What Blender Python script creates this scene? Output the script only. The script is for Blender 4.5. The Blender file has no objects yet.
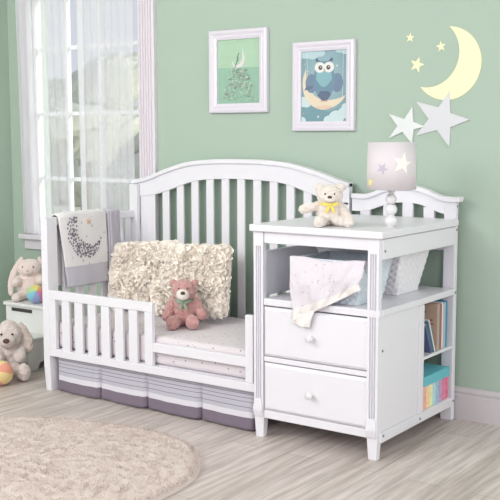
import bpy, bmesh, math, random
from mathutils import Vector, Matrix, noise
random.seed(7)
PI = math.pi
scene = bpy.context.scene
COL = scene.collection
V = Vector

# ------------------------------------------------------------------ materials
def mat(name, col, rough=.5, metal=0., spec=.5, sheen=0., bump=None, vary=None, emit=None, sub=0.):
    m = bpy.data.materials.new(name); m.use_nodes = True
    nt = m.node_tree; b = nt.nodes['Principled BSDF']
    c = tuple(col) + (1,)
    b.inputs['Base Color'].default_value = c
    b.inputs['Roughness'].default_value = rough
    b.inputs['Metallic'].default_value = metal
    b.inputs['Specular IOR Level'].default_value = spec
    b.inputs['Sheen Weight'].default_value = sheen
    if sub:
        b.inputs['Subsurface Weight'].default_value = sub
        b.inputs['Subsurface Radius'].default_value = (.01, .008, .007)
    tc = None
    if bump or vary:
        tc = nt.nodes.new('ShaderNodeTexCoord')
    if bump:   # (scale, strength, distance)
        n = nt.nodes.new('ShaderNodeTexNoise'); n.inputs['Scale'].default_value = bump[0]; n.inputs['Detail'].default_value = 4
        bp = nt.nodes.new('ShaderNodeBump'); bp.inputs['Strength'].default_value = bump[1]; bp.inputs['Distance'].default_value = bump[2]
        nt.links.new(tc.outputs['Object'], n.inputs['Vector']); nt.links.new(n.outputs['Fac'], bp.inputs['Height'])
        nt.links.new(bp.outputs['Normal'], b.inputs['Normal'])
    if vary:   # (scale, other colour)
        n = nt.nodes.new('ShaderNodeTexNoise'); n.inputs['Scale'].default_value = vary[0]; n.inputs['Detail'].default_value = 5
        r = nt.nodes.new('ShaderNodeValToRGB'); r.color_ramp.elements[0].position = .35; r.color_ramp.elements[1].position = .65
        r.color_ramp.elements[0].color = c; r.color_ramp.elements[1].color = tuple(vary[1]) + (1,)
        nt.links.new(tc.outputs['Object'], n.inputs['Vector']); nt.links.new(n.outputs['Fac'], r.inputs['Fac'])
        nt.links.new(r.outputs['Color'], b.inputs['Base Color'])
    return m

def srgb(r, g, b):
    f = lambda v: ((v/255+.055)/1.055)**2.4 if v/255 > .04045 else v/255/12.92
    return (f(r), f(g), f(b))

def dotted(name, base, dot, scale, size, rough=.9, seed=0., dot2=None, bump=True):
    m = mat(name, base, rough, sheen=.2)
    nt = m.node_tree; b = nt.nodes['Principled BSDF']
    tc = nt.nodes.new('ShaderNodeTexCoord')
    vo = nt.nodes.new('ShaderNodeTexVoronoi'); vo.inputs['Scale'].default_value = scale
    lt = nt.nodes.new('ShaderNodeMath'); lt.operation = 'LESS_THAN'; lt.inputs[1].default_value = size
    mx = nt.nodes.new('ShaderNodeMix'); mx.data_type = 'RGBA'
    mx.inputs[6].default_value = tuple(base)+(1,); mx.inputs[7].default_value = tuple(dot)+(1,)
    nt.links.new(tc.outputs['Object'], vo.inputs['Vector'])
    nt.links.new(vo.outputs['Distance'], lt.inputs[0]); nt.links.new(lt.outputs[0], mx.inputs[0])
    if dot2:
        m2 = nt.nodes.new('ShaderNodeMix'); m2.data_type = 'RGBA'
        m2.inputs[6].default_value = tuple(dot)+(1,); m2.inputs[7].default_value = tuple(dot2)+(1,)
        sp = nt.nodes.new('ShaderNodeSeparateColor'); nt.links.new(vo.outputs['Color'], sp.inputs[0])
        g = nt.nodes.new('ShaderNodeMath'); g.operation = 'GREATER_THAN'; g.inputs[1].default_value = .5
        nt.links.new(sp.outputs[0], g.inputs[0]); nt.links.new(g.outputs[0], m2.inputs[0]); nt.links.new(m2.outputs[2], mx.inputs[7])
    nt.links.new(mx.outputs[2], b.inputs['Base Color'])
    if bump:
        n = nt.nodes.new('ShaderNodeTexNoise'); n.inputs['Scale'].default_value = 25; n.inputs['Detail'].default_value = 3
        bp = nt.nodes.new('ShaderNodeBump'); bp.inputs['Strength'].default_value = .35; bp.inputs['Distance'].default_value = .01
        nt.links.new(tc.outputs['Object'], n.inputs['Vector']); nt.links.new(n.outputs['Fac'], bp.inputs['Height']); nt.links.new(bp.outputs['Normal'], b.inputs['Normal'])
    return m

WHITE = mat('painted white wood', srgb(235, 233, 239), .38, bump=(60, .03, .002))
WHITE2 = mat('white lacquer box', srgb(235, 235, 233), .45)
GREEN = mat('sage wall paint', srgb(173, 191, 176), .75, bump=(180, .05, .002))
BASEB = mat('baseboard paint', srgb(205, 199, 201), .5)
CEIL = mat('ceiling paint', srgb(236, 236, 232), .8)
TRIM = mat('window trim paint', srgb(226, 219, 226), .5)
MUNT = mat('window bar paint', srgb(248, 248, 250), .45)
CREAM = mat('cream ruffle fabric', srgb(255, 247, 237), .95, sheen=.2, bump=(90, .2, .003))
PINK = mat('dusty pink plush', srgb(214, 166, 161), .95, sheen=.5, bump=(220, .9, .004), vary=(60, srgb(200, 148, 145)))
IVORY = mat('ivory plush', srgb(240, 231, 223), .95, sheen=.5, bump=(220, .9, .004), vary=(60, srgb(230, 219, 209)))
BLUSH = mat('blush plush', srgb(238, 220, 214), .95, sheen=.4, bump=(200, .6, .003))
DOGW = mat('off white dog plush', srgb(226, 214, 208), .95, sheen=.4, bump=(160, .9, .005), vary=(50, srgb(212, 198, 192)))
DOGE = mat('beige ear plush', srgb(214, 198, 188), .95, sheen=.4, bump=(160, .9, .005))
SNOUT = mat('white snout plush', srgb(238, 230, 222), .95, sheen=.3, bump=(200, .4, .003))
BROWN = mat('brown nose', srgb(92, 62, 55), .5)
BLACK = mat('black eye bead', srgb(30, 26, 28), .2)
YRIB = mat('yellow ribbon', srgb(238, 218, 110), .6, sheen=.3)
GRIB = mat('sage ribbon', srgb(150, 170, 148), .6, sheen=.3)
KNOB = mat('white knob', srgb(232, 229, 232), .25)
SCREW = mat('steel bolt', srgb(140, 140, 145), .35, metal=1)
DARK = mat('slot shade', srgb(70, 66, 66), .8)

# ------------------------------------------------------------------ helpers
ROOT = {}
def link(o): COL.objects.link(o)

def obj(name, bm, m, parent=None, smooth=False, bevel=0, world=True, auto=None, seg=2):
    """link bmesh as ONE object; geometry given in world space is moved into the frame of its thing"""
    me = bpy.data.meshes.new(name)
    bmesh.ops.recalc_face_normals(bm, faces=bm.faces)
    o = bpy.data.objects.new(name, me)
    if parent is None and world:
        xs = [v.co for v in bm.verts]
        lo = V((min(c.x for c in xs), min(c.y for c in xs), min(c.z for c in xs)))
        hi = V((max(c.x for c in xs), max(c.y for c in xs), max(c.z for c in xs)))
        base = V(((lo.x+hi.x)/2, (lo.y+hi.y)/2, lo.z))
        bmesh.ops.translate(bm, verts=bm.verts, vec=-base); o.location = base
        ROOT[o.name] = base
    elif parent is not None:
        o.parent = parent
        off = ROOT.get(parent.name, V((0, 0, 0)))
        if world: bmesh.ops.translate(bm, verts=bm.verts, vec=-off)
        if world and parent.type == 'MESH': ROOT[o.name] = off
        elif world: ROOT[o.name] = off
    if smooth:
        for f in bm.faces: f.smooth = True
    bm.to_mesh(me); bm.free()
    for mm in (m if isinstance(m, (list, tuple)) else [m]): me.materials.append(mm)
    link(o)
    if bevel:
        md = o.modifiers.new('bevel', 'BEVEL'); md.width = bevel; md.segments = seg; md.limit_method = 'ANGLE'; md.angle_limit = math.radians(40)
    return o

def tag(o, label=None, cat=None, group=None, kind=None):
    if label: o['label'] = label
    if cat: o['category'] = cat
    if group: o['group'] = group
    if kind: o['kind'] = kind
    return o

def thing(name, label, cat, loc, rz=0, group=None):
    e = bpy.data.objects.new(name, None); link(e)
    e.location = loc; e.rotation_euler = (0, 0, rz); e.empty_display_size = .05
    ROOT[e.name] = V(loc)
    return tag(e, label, cat, group)

def box(bm, x0, x1, y0, y1, z0, z1, mi=0):
    vs = [bm.verts.new((x, y, z)) for x in (x0, x1) for y in (y0, y1) for z in (z0, z1)]
    for q in ((0, 1, 3, 2), (4, 6, 7, 5), (0, 4, 5, 1), (2, 3, 7, 6), (0, 2, 6, 4), (1, 5, 7, 3)):
        f = bm.faces.new([vs[i] for i in q]); f.material_index = mi
    return bm

def B(x0, x1, y0, y1, z0, z1): return box(bmesh.new(), x0, x1, y0, y1, z0, z1)

def taper(bm, c0, s0, z0, c1, s1, z1):
    a = [bm.verts.new((c0[0]+sx*s0[0]/2, c0[1]+sy*s0[1]/2, z0)) for sx, sy in ((-1, -1), (1, -1), (1, 1), (-1, 1))]
    b = [bm.verts.new((c1[0]+sx*s1[0]/2, c1[1]+sy*s1[1]/2, z1)) for sx, sy in ((-1, -1), (1, -1), (1, 1), (-1, 1))]
    bm.faces.new(a[::-1]); bm.faces.new(b)
    for i in range(4): bm.faces.new((a[i], a[(i+1) % 4], b[(i+1) % 4], b[i]))
    return bm

def extrude_xz(bm, pts, y0, y1, mi=0):
    """closed polygon in x,z given thickness along y"""
    a = [bm.verts.new((x, y0, z)) for x, z in pts]; b = [bm.verts.new((x, y1, z)) for x, z in pts]
    fs = [bm.faces.new(a), bm.faces.new(b[::-1])]
    n = len(pts)
    for i in range(n): fs.append(bm.faces.new((a[i], b[i], b[(i+1) % n], a[(i+1) % n])))
    for f in fs: f.material_index = mi
    return bm

def lathe(bm, prof, c=(0, 0, 0), n=32, mi=0):
    rings = []
    for r, z in prof:
        rings.append([bm.verts.new((c[0]+r*math.cos(2*PI*i/n), c[1]+r*math.sin(2*PI*i/n), c[2]+z)) for i in range(n)])
    for a, b in zip(rings, rings[1:]):
        for i in range(n):
            f = bm.faces.new((a[i], a[(i+1) % n], b[(i+1) % n], b[i])); f.material_index = mi
    bm.faces.new(rings[0][::-1]); bm.faces.new(rings[-1])
    return bm

def ell(bm, c, r, rot=None, sub=3):
    M = Matrix.Translation(c) @ (rot.to_4x4() if rot else Matrix.Identity(4)) @ Matrix.Diagonal((r[0], r[1], r[2], 1))
    bmesh.ops.create_icosphere(bm, subdivisions=sub, radius=1, matrix=M)
    return bm

def limb(bm, a, b, ra, rb, n=7):
    a, b = V(a), V(b)
    for i in range(n):
        t = i/(n-1); c = a.lerp(b, t); r = ra+(rb-ra)*t
        ell(bm, c, (r, r, r), sub=2)

def tube(bm, pts, r, n=8):
    pts = [V(p) for p in pts]; rings = []
    for i, p in enumerate(pts):
        d = (pts[min(i+1, len(pts)-1)]-pts[max(i-1, 0)]).normalized()
        u = d.cross(V((0, 0, 1)) if abs(d.z) < .9 else V((1, 0, 0))).normalized(); w = d.cross(u)
        rr = r(i/(len(pts)-1)) if callable(r) else r
        rings.append([bm.verts.new(p+u*rr*math.cos(2*PI*k/n)+w*rr*math.sin(2*PI*k/n)) for k in range(n)])
    for a, b in zip(rings, rings[1:]):
        for k in range(n): bm.faces.new((a[k], a[(k+1) % n], b[(k+1) % n], b[k]))
    bm.faces.new(rings[0][::-1]); bm.faces.new(rings[-1])
    return bm

def crom(pts, n=6, closed=False):
    out = []; N = len(pts)
    for i in range(N if closed else N-1):
        g = (lambda k: pts[k % N]) if closed else (lambda k: pts[max(0, min(N-1, k))])
        p0, p1, p2, p3 = g(i-1), g(i), g(i+1), g(i+2)
        for j in range(n):
            t = j/n
            out.append(tuple(.5*((2*b)+(-a+c)*t+(2*a-5*b+4*c-d)*t*t+(-a+3*b-3*c+d)*t**3) for a, b, c, d in zip(p0, p1, p2, p3)))
    if not closed: out.append(tuple(pts[-1]))
    return out

def plush(name, bm, m, parent, voxel=.004, fur=.003, freq=160, smooth_it=6):
    """fuse the blobs into one continuous skin, then give it pile"""
    me = bpy.data.meshes.new('tmp'); bm.to_mesh(me); bm.free()
    o = bpy.data.objects.new('tmp', me); link(o)
    r = o.modifiers.new('r', 'REMESH'); r.mode = 'VOXEL'; r.voxel_size = voxel; r.use_smooth_shade = True
    s = o.modifiers.new('s', 'SMOOTH'); s.iterations = smooth_it; s.factor = .5
    dg = bpy.context.evaluated_depsgraph_get()
    me2 = bpy.data.meshes.new_from_object(o.evaluated_get(dg))
    bpy.data.objects.remove(o)
    b2 = bmesh.new(); b2.from_mesh(me2); b2.normal_update()
    for v in b2.verts:
        k = noise.noise(v.co*freq)*fur+noise.noise(v.co*freq*.4+V((3, 1, 7)))*fur*.9
        v.co += v.normal*k
    return obj(name, b2, m, parent, smooth=True, world=False)

def sheet(f, nu, nv, mi=lambda u, v: 0):
    bm = bmesh.new()
    g = [[bm.verts.new(f(i/nu, j/nv)) for j in range(nv+1)] for i in range(nu+1)]
    for i in range(nu):
        for j in range(nv):
            fc = bm.faces.new((g[i][j], g[i+1][j], g[i+1][j+1], g[i][j+1])); fc.material_index = mi((i+.5)/nu, (j+.5)/nv)
    return bm

def solid(o, t, off=0):
    md = o.modifiers.new('thick', 'SOLIDIFY'); md.thickness = t; md.offset = off
    return o

# ------------------------------------------------------------------ floor
fm = mat('whitewashed plank floor', (.5, .47, .44), .42)
nt = fm.node_tree; bs = nt.nodes['Principled BSDF']
tc = nt.nodes.new('ShaderNodeTexCoord')
mp = nt.nodes.new('ShaderNodeMapping'); mp.inputs['Rotation'].default_value = (0, 0, PI/2)
nt.links.new(tc.outputs['Object'], mp.inputs['Vector'])
br = nt.nodes.new('ShaderNodeTexBrick'); br.inputs['Scale'].default_value = 1
br.inputs['Brick Width'].default_value = 1.2; br.inputs['Row Height'].default_value = .13; br.inputs['Mortar Size'].default_value = .0012
br.inputs['Color1'].default_value = srgb(215, 204, 199)+(1,); br.inputs['Color2'].default_value = srgb(202, 190, 184)+(1,); br.inputs['Mortar'].default_value = srgb(165, 152, 146)+(1,)
nt.links.new(mp.outputs[0], br.inputs['Vector'])
mp2 = nt.nodes.new('ShaderNodeMapping'); mp2.inputs['Scale'].default_value = (26, 1.6, 1)
nt.links.new(tc.outputs['Object'], mp2.inputs['Vector'])
n1 = nt.nodes.new('ShaderNodeTexNoise'); n1.inputs['Scale'].default_value = 1.6; n1.inputs['Detail'].default_value = 6; n1.inputs['Roughness'].default_value = .65
nt.links.new(mp2.outputs[0], n1.inputs['Vector'])
rp = nt.nodes.new('ShaderNodeValToRGB'); rp.color_ramp.elements[0].position = .36; rp.color_ramp.elements[1].position = .62
rp.color_ramp.elements[0].color = (.70, .68, .665, 1); rp.color_ramp.elements[1].color = (1.06, 1.06, 1.06, 1)
nt.links.new(n1.outputs['Fac'], rp.inputs['Fac'])
mu = nt.nodes.new('ShaderNodeMix'); mu.data_type = 'RGBA'; mu.blend_type = 'MULTIPLY'; mu.inputs[0].default_value = 1
nt.links.new(br.outputs['Color'], mu.inputs[6]); nt.links.new(rp.outputs['Color'], mu.inputs[7]); nt.links.new(mu.outputs[2], bs.inputs['Base Color'])
XR = 3.2; XL = -2.85; YF = -5.4; ZC = 2.7
tag(obj('floor', B(XL-.12, XR+.12, YF, .12, -.1, 0), fm), kind='structure')

# ------------------------------------------------------------------ walls, window
WX0, WX1, WZ0, WZ1 = -2.65, -1.82, .66, 2.1
bm = bmesh.new()
box(bm, XL-.12, WX0, 0, .12, 0, ZC); box(bm, WX1, XR+.12, 0, .12, 0, ZC)
box(bm, WX0, WX1, 0, .12, 0, WZ0); box(bm, WX0, WX1, 0, .12, WZ1, ZC)
tag(obj('wall_back', bm, GREEN), kind='structure')
tag(obj('wall_left', B(XL-.12, XL, YF, 0, 0, ZC), GREEN), kind='structure')
tag(obj('wall_right', B(XR, XR+.12, YF, 0, 0, ZC), CEIL), kind='structure')
tag(obj('ceiling', B(XL-.12, XR+.12, YF, .12, ZC, ZC+.1), CEIL), kind='structure')

def moulding(x0, x1):
    prof = [(0, 0), (-.018, 0), (-.018, .105), (-.013, .109), (-.013, .118), (-.018, .121), (-.016, .133), (-.008, .141), (0, .141)]
    bm = bmesh.new()
    a = [bm.verts.new((x0, y, z)) for y, z in prof]; b = [bm.verts.new((x1, y, z)) for y, z in prof]
    bm.faces.new(a); bm.faces.new(b[::-1])
    for i in range(len(prof)): bm.faces.new((a[i], b[i], b[(i+1) % len(prof)], a[(i+1) % len(prof)]))
    return bm
tag(obj('baseboard_back', moulding(XL, XR), BASEB), kind='structure')

win = obj('window_1', B(WX0, WX0+.025, .008, .05, WZ0, WZ1), MUNT); tag(win, kind='structure')
wf = bmesh.new()
box(wf, WX1-.025, WX1, .008, .05, WZ0, WZ1); box(wf, WX0+.025, WX1-.025, .008, .05, WZ0, WZ0+.03); box(wf, WX0+.025, WX1-.025, .008, .05, WZ1-.03, WZ1)
obj('window_frame', wf, MUNT, win)
for z in (.99, 1.358, 1.722): obj('window_bar', B(WX0+.025, WX1-.025, .014, .036, z-.011, z+.011), MUNT, win, bevel=.003)
for x in (-2.385, -2.135): obj('window_bar', B(x-.011, x+.011, .012, .038, WZ0+.03, WZ1-.03), MUNT, win, bevel=.003)
gl = bpy.data.materials.new('window glass'); gl.use_nodes = True
g = gl.node_tree; g.nodes.clear()
out = g.nodes.new('ShaderNodeOutputMaterial'); tr = g.nodes.new('ShaderNodeBsdfTransparent'); gs = g.nodes.new('ShaderNodeBsdfGlossy'); gs.inputs['Roughness'].default_value = .02
mx = g.nodes.new('ShaderNodeMixShader'); mx.inputs[0].default_value = .05
g.links.new(tr.outputs[0], mx.inputs[1]); g.links.new(gs.outputs[0], mx.inputs[2]); g.links.new(mx.outputs[0], out.inputs[0])
obj('window_pane', B(WX0+.025, WX1-.025, .024, .027, WZ0+.03, WZ1-.03), gl, win)
# fluted casing
def casing(x0, x1, z0, z1):
    bm = bmesh.new(); n = 5; w = (x1-x0)
    pts = [(x0, 0), (x0, -.022), (x0+.01, -.024)]
    fw = (w-.02)/n
    for k in range(n):
        a = x0+.01+k*fw
        pts += [(a+fw*.2, -.024), (a+fw*.35, -.017), (a+fw*.65, -.017), (a+fw*.8, -.024)]
    pts += [(x1-.01, -.024), (x1, -.022), (x1, 0)]
    a = [bm.verts.new((x, y, z0)) for x, y in pts]; b = [bm.verts.new((x, y, z1)) for x, y in pts]
    bm.faces.new(a[::-1]); bm.faces.new(b)
    for i in range(len(pts)): bm.faces.new((a[i], a[(i+1) % len(pts)], b[(i+1) % len(pts)], b[i]))
    return bm
tag(obj('trim_1', casing(WX1, WX1+.11, .665, 2.1), TRIM), kind='structure')
tag(obj('trim_2', casing(WX0-.08, WX0, .665, 2.1), TRIM), kind='structure')
tag(obj('trim_3', B(WX0-.09, WX1+.13, -.025, 0, 2.1, 2.19), TRIM, bevel=.004), kind='structure')
sb = bmesh.new(); box(sb, WX0-.10, WX1+.14, -.055, .03, .636, .664); box(sb, WX0-.085, WX1+.115, -.022, 0, .575, .636)
tag(obj('trim_4', sb, TRIM, bevel=.004), kind='structure')

# ------------------------------------------------------------------ garden beyond the window
GR = mat('garden grass', srgb(214, 214, 192), .95, vary=(1.5, srgb(226, 222, 204)))
LF = [mat('spring leaves', srgb(206, 209, 196), .9, vary=(3, srgb(184, 190, 176))), mat('olive leaves', srgb(190, 196, 186), .9, vary=(3, srgb(208, 210, 200)))]
BK = mat('tree bark', srgb(110, 98, 92), .95, bump=(8, .8, .05))
tag(obj('ground', B(-30, 12, .14, 34, -.4, -.3), GR), kind='structure')
def tree(x, y, h, r, m, label, seed):
    t = thing('garden_tree', label, 'tree', (x, y, -.3)); tk = .085
    bm = bmesh.new(); tube(bm, [(x, y, -.32), (x+.05, y, h*.3), (x-.05, y+.05, h*.6), (x, y, h*.8)], lambda u: tk*(1-.3*u), 10)
    obj('trunk', bm, BK, t, smooth=True)
    bm = bmesh.new(); rnd = random.Random(seed)
    for i in range(9):
        a = rnd.random()*2*PI; q = rnd.random()**.5*r*.6
        c = (x+q*math.cos(a), y+q*math.sin(a), h*.62+rnd.random()*h*.36)
        rr = r*(.42+.25*rnd.random())
        ell(bm, c, (rr, rr, rr*.85), sub=4)
    for v in bm.verts:
        d = noise.noise(v.co*1.7)*.35+noise.noise(v.co*5)*.16+noise.noise(v.co*13)*.06
        v.co += V((d, d*.7, d))
    obj('crown', bm, m, t, smooth=False)
tree(-8.45, 6.2, 2.0, .75, LF[0], 'tree with pale yellow-green crown and thin trunk seen through the left panes of the window', 1)
def bush(x, y, h, r, m, label, seed):
    bm = bmesh.new(); rnd = random.Random(seed)
    for i in range(14):
        a = rnd.random()*2*PI; q = rnd.random()**.5*r*.7
        rr = r*(.30+.22*rnd.random())
        ell(bm, (x+q*math.cos(a), y+q*math.sin(a)*.6, -.1+(h-rr+.1)*rnd.random()**.7), (rr, rr, rr*.9), sub=4)
    for v in bm.verts:
        d = noise.noise(v.co*2.7)*.2+noise.noise(v.co*7)*.12+noise.noise(v.co*17)*.06
        v.co += V((d, d*.7, d))
    return tag(obj('garden_bush', bm, m), label, 'bush')
bush(-8.9, 10.2, 1.95, 2.3, LF[1], 'wide olive-green bush seen through the right panes of the window', 2)
bush(-15.2, 13.5, 2.6, 2.6, LF[0], 'farther tall pale bush seen through the left panes of the window', 3)
# ------------------------------------------------------------------ sheer curtains
def cloth_sheer(name, a, col=(1, 1, 1)):
    m = bpy.data.materials.new(name); m.use_nodes = True; n = m.node_tree; n.nodes.clear()
    out = n.nodes.new('ShaderNodeOutputMaterial'); t = n.nodes.new('ShaderNodeBsdfTransparent'); d = n.nodes.new('ShaderNodeBsdfDiffuse'); tl = n.nodes.new('ShaderNodeBsdfTranslucent')
    d.inputs[0].default_value = col+(1,); tl.inputs[0].default_value = col+(1,)
    m1 = n.nodes.new('ShaderNodeMixShader'); m1.inputs[0].default_value = .5
    m2 = n.nodes.new('ShaderNodeMixShader'); m2.inputs[0].default_value = a
    n.links.new(d.outputs[0], m1.inputs[1]); n.links.new(tl.outputs[0], m1.inputs[2])
    n.links.new(t.outputs[0], m2.inputs[1]); n.links.new(m1.outputs[0], m2.inputs[2]); n.links.new(m2.outputs[0], out.inputs[0])
    return m
SHEER = cloth_sheer('white sheer voile', .58, (.93, .93, .95)); SHEERD = cloth_sheer('white voile hem', .93, (.93, .93, .95))
def curtain(x0, x1, t0, t1, label, hem, seed, nf, zb=.67):
    def f(u, v):
        z = 2.2-(2.2-zb)*v
        xa = x0+(t0-x0)*v; xb = x1+(t1-x1)*v
        x = xa+(xb-xa)*u
        return (x, -.037+.007*math.sin(u*nf*2*PI+seed+.6*math.sin(v*2))+.004*noise.noise(V((u*9, v*2, seed))), z)
    o = obj('sheer_curtain', sheet(f, 120, 24, lambda u, v: 1 if hem(u) else 0), [SHEER, SHEERD], smooth=True)
    return tag(o, label, 'curtain')
curtain(-2.745, -2.36, -2.725, -2.305, 'white sheer curtain panel with a dense side hem at the left of the window', lambda u: u < .34, .4, 7)
curtain(-2.255, -1.845, -2.245, -1.845, 'white sheer curtain panel on the right half of the window', lambda u: u < .10, 2.1, 8)
rod = tag(obj('curtain_rod', tube(bmesh.new(), [(-2.8, -.037, 2.212), (-1.6, -.037, 2.212)], .009, 12), MUNT, smooth=True), 'white curtain rod above the window that carries both sheers', 'rod')
for x in (-2.79, -1.61): obj('rod_bracket', B(x-.006, x+.006, -.037, 0, 2.200, 2.212), MUNT, rod)

# ------------------------------------------------------------------ toddler bed
CL, CR, CF = -1.84, -.5, -.713
bed = thing('toddler_bed', 'white wooden toddler bed with arched slatted headboard and guard rail', 'bed', (-1.2, -.38, 0))
PB = lambda n, *a, bev=.003, par=None: obj(n, B(*a), WHITE, par or bed, bevel=bev)
# left end panel
ep = PB('end_panel', CL+.004, CL+.036, -.645, -.087, .805, .842)
PB('rail', CL+.006, CL+.034, -.645, -.087, .19, .25, par=ep)
for k in range(6):
    y = -.572+k*.089
    PB('slat', CL+.012, CL+.028, y-.022, y+.022, .25, .805, par=ep, bev=.002)
bm = B(CL, CL+.042, CF, -.645, .11, .845); obj('leg', bm, WHITE, bed, bevel=.003)
bm = bmesh.new(); taper(bm, (CL+.021, -.68), (.034, .05), 0, (CL+.021, -.679), (.042, .066), .11); obj('leg', bm, WHITE, bed, bevel=.003)
PB('leg', CL+.002, CL+.055, -.087, -.063, 0, .980)
PB('leg', -.560, -.521, -.062, -.03, 0, .93)
# headboard
cx = -1.146
tp = [(0, 1.115), (.13, 1.114), (.30, 1.100), (.45, 1.066), (.53, 1.041), (.59, 1.024), (.64, 1.014)]
bt = [(0, 1.021), (.2, 1.013), (.3, .998), (.42, .961), (.53, .930), (.60, .919), (.64, .918)]
def full(h): return [(cx-a, b) for a, b in h[::-1]]+[(cx+a, b) for a, b in h[1:]]
TOP = crom(full(tp), 6); BOT = crom(full(bt), 6)
TOP = [(-1.838, 1.000)]+[(min(x, -.52), z-.008*max(0, (-1.5-x)/.3)) for x, z in TOP]; BOT = [(-1.838, .917)]+[(min(x, -.52), z) for x, z in BOT]
def arch(TOP, BOT, y0, y1):
    keep = [i for i in range(len(TOP)) if i == 0 or TOP[i][0]-TOP[i-1][0] > 1e-4]
    TOP = [TOP[i] for i in keep]; BOT = [BOT[min(i, len(BOT)-1)] for i in keep]
    bm = bmesh.new(); n = len(TOP)
    def ring(y):
        return [bm.verts.new((x, y, z)) for x, z in TOP], [bm.verts.new((x, y, z)) for x, z in BOT]
    a, b = ring(y0); c, d = ring(y1)
    for i in range(n-1):
        bm.faces.new((a[i], a[i+1], b[i+1], b[i])); bm.faces.new((c[i], d[i], d[i+1], c[i+1]))
        bm.faces.new((a[i], c[i], c[i+1], a[i+1])); bm.faces.new((b[i], b[i+1], d[i+1], d[i]))
    bm.faces.new((a[0], b[0], d[0], c[0])); bm.faces.new((a[-1], c[-1], d[-1], b[-1]))
    return bm
hb = obj('headboard', arch(TOP, BOT, -.062, -.032), WHITE, bed, bevel=.002)
obj('cap_moulding', arch([(x, z+.002) for x, z in TOP], [(x, z-.020) for x, z in TOP], -.074, -.024), WHITE, hb, bevel=.004)
def zbot(x):
    for (x0, z0), (x1, z1) in zip(BOT, BOT[1:]):
        if x0 <= x <= x1: return z0+(z1-z0)*(x-x0)/(x1-x0)
    return .918
PB('stile', -1.785, -1.726, -.058, -.035, .16, zbot(-1.75)+.003, par=hb)
for k in range(12):
    x = -1.709+.0962*k
    bm = bmesh.new(); extrude_xz(bm, [(x-.0225, .24), (x+.0225, .24), (x+.0225, zbot(x+.0225)+.004), (x-.0225, zbot(x-.0225)+.004)], -.056, -.046)
    obj('slat', bm, WHITE, hb, bevel=.002)
PB('lower_rail', -1.726, -.560, -.058, -.035, .16, .24, par=hb)
# front rails
PB('front_rail', -1.798, -.577, CF, -.688, .176, .213)
gr = PB('guard_rail', -1.798, -1.14, CF, -.690, .454, .497)
PB('post', -1.798, -1.754, CF+.001, -.690, .213, .454, par=gr)
PB('post', -1.189, -1.143, CF+.001, -.690, .213, .454, par=gr)
for k in range(6):
    x = -1.689+k*.0858
    PB('slat', x-.0255, x+.0255, CF+.004, -.694, .213, .454, par=gr, bev=.002)
PB('low_rail', -1.143, -.634, CF+.001, -.690, .277, .319)
PB('end_post', -.636, -.596, CF+.001, -.689, .213, .497)
PB('mattress_support', -1.795, -.60, -.685, -.085, .196, .214, bev=0)
for y in (-.69, -.66):
    pass
# bolts on the inner side of the leg
bm = bmesh.new()
for z in (.40,): lathe(bm, [(.006, 0), (.006, .003), (.003, .005)], (0, 0, 0), 12)
bmesh.ops.rotate(bm, verts=bm.verts, cent=(0, 0, 0), matrix=Matrix.Rotation(PI/2, 3, 'Y')); bmesh.ops.translate(bm, verts=bm.verts, vec=(CL+.042, -.668, .425))
obj('bolt', bm, SCREW, bed)

# mattress
SHT = dotted('dotted crib sheet', srgb(226, 217, 221), srgb(150, 140, 156), 38, .15, seed=1)
m = obj('crib_mattress', B(-1.788, -.60, -.683, -.086, .215, .343), SHT, bevel=.022, seg=5)
for p_ in m.data.polygons: p_.use_smooth = True
tag(m, 'crib mattress in a pale dotted fitted sheet inside the toddler bed', 'mattress')

# bed skirt
SK = [mat('mauve band', srgb(124, 111, 126), .9, sheen=.2, bump=(120, .2, .002)), mat('white band', srgb(222, 219, 226), .9, bump=(120, .2, .002)),
      mat('pale stripe cloth', srgb(192, 189, 200), .9, bump=(120, .2, .002)), mat('grey pinstripe', srgb(138, 134, 146), .9)]  # band and stripe colours darkened to carry the shade below the bed
zs = [0.008, .02, .04, .058, .07, .082, .099, .1022, .112, .122, .1252, .138, .1412, .155, .1582, .17, .19]
zm = [0, 0, 0, 1, 1, 2, 3, 2, 2, 3, 2, 3, 2, 3, 2, 2]
edges = [-1.782, -1.497, -1.208, -.897, -.603]
bm = bmesh.new(); cols = []
for e0, e1 in zip(edges, edges[1:]):
    for k in range(25):
        u = k/24
        cols.append((e0+.0015+(e1-e0-.003)*u, u))
def sky(x, u, z):
    t = 1-z/.19
    edge = max(0, 1-min(u, 1-u)/.04)
    b = math.sin(PI*min(1, max(0, u)))*.004+.014*u**1.5
    return -.680-(b*1.2)*t+.016*edge*(.3+t)+.002*math.sin(x*61+z*20)*t
g = [[bm.verts.new((x, sky(x, u, z), z-.010*math.sin(PI*u)*(1-z/.19)*.4)) for z in zs] for x, u in cols]
for i in range(len(cols)-1):
    for j in range(len(zs)-1):
        f = bm.faces.new((g[i][j], g[i+1][j], g[i+1][j+1], g[i][j+1])); f.material_index = zm[j]
sk = solid(obj('bed_skirt', bm, SK, smooth=True), .003, 1)
tag(sk, 'pleated bed skirt with grey pinstripes and mauve bottom band hanging below the bed', 'bed skirt')

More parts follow.
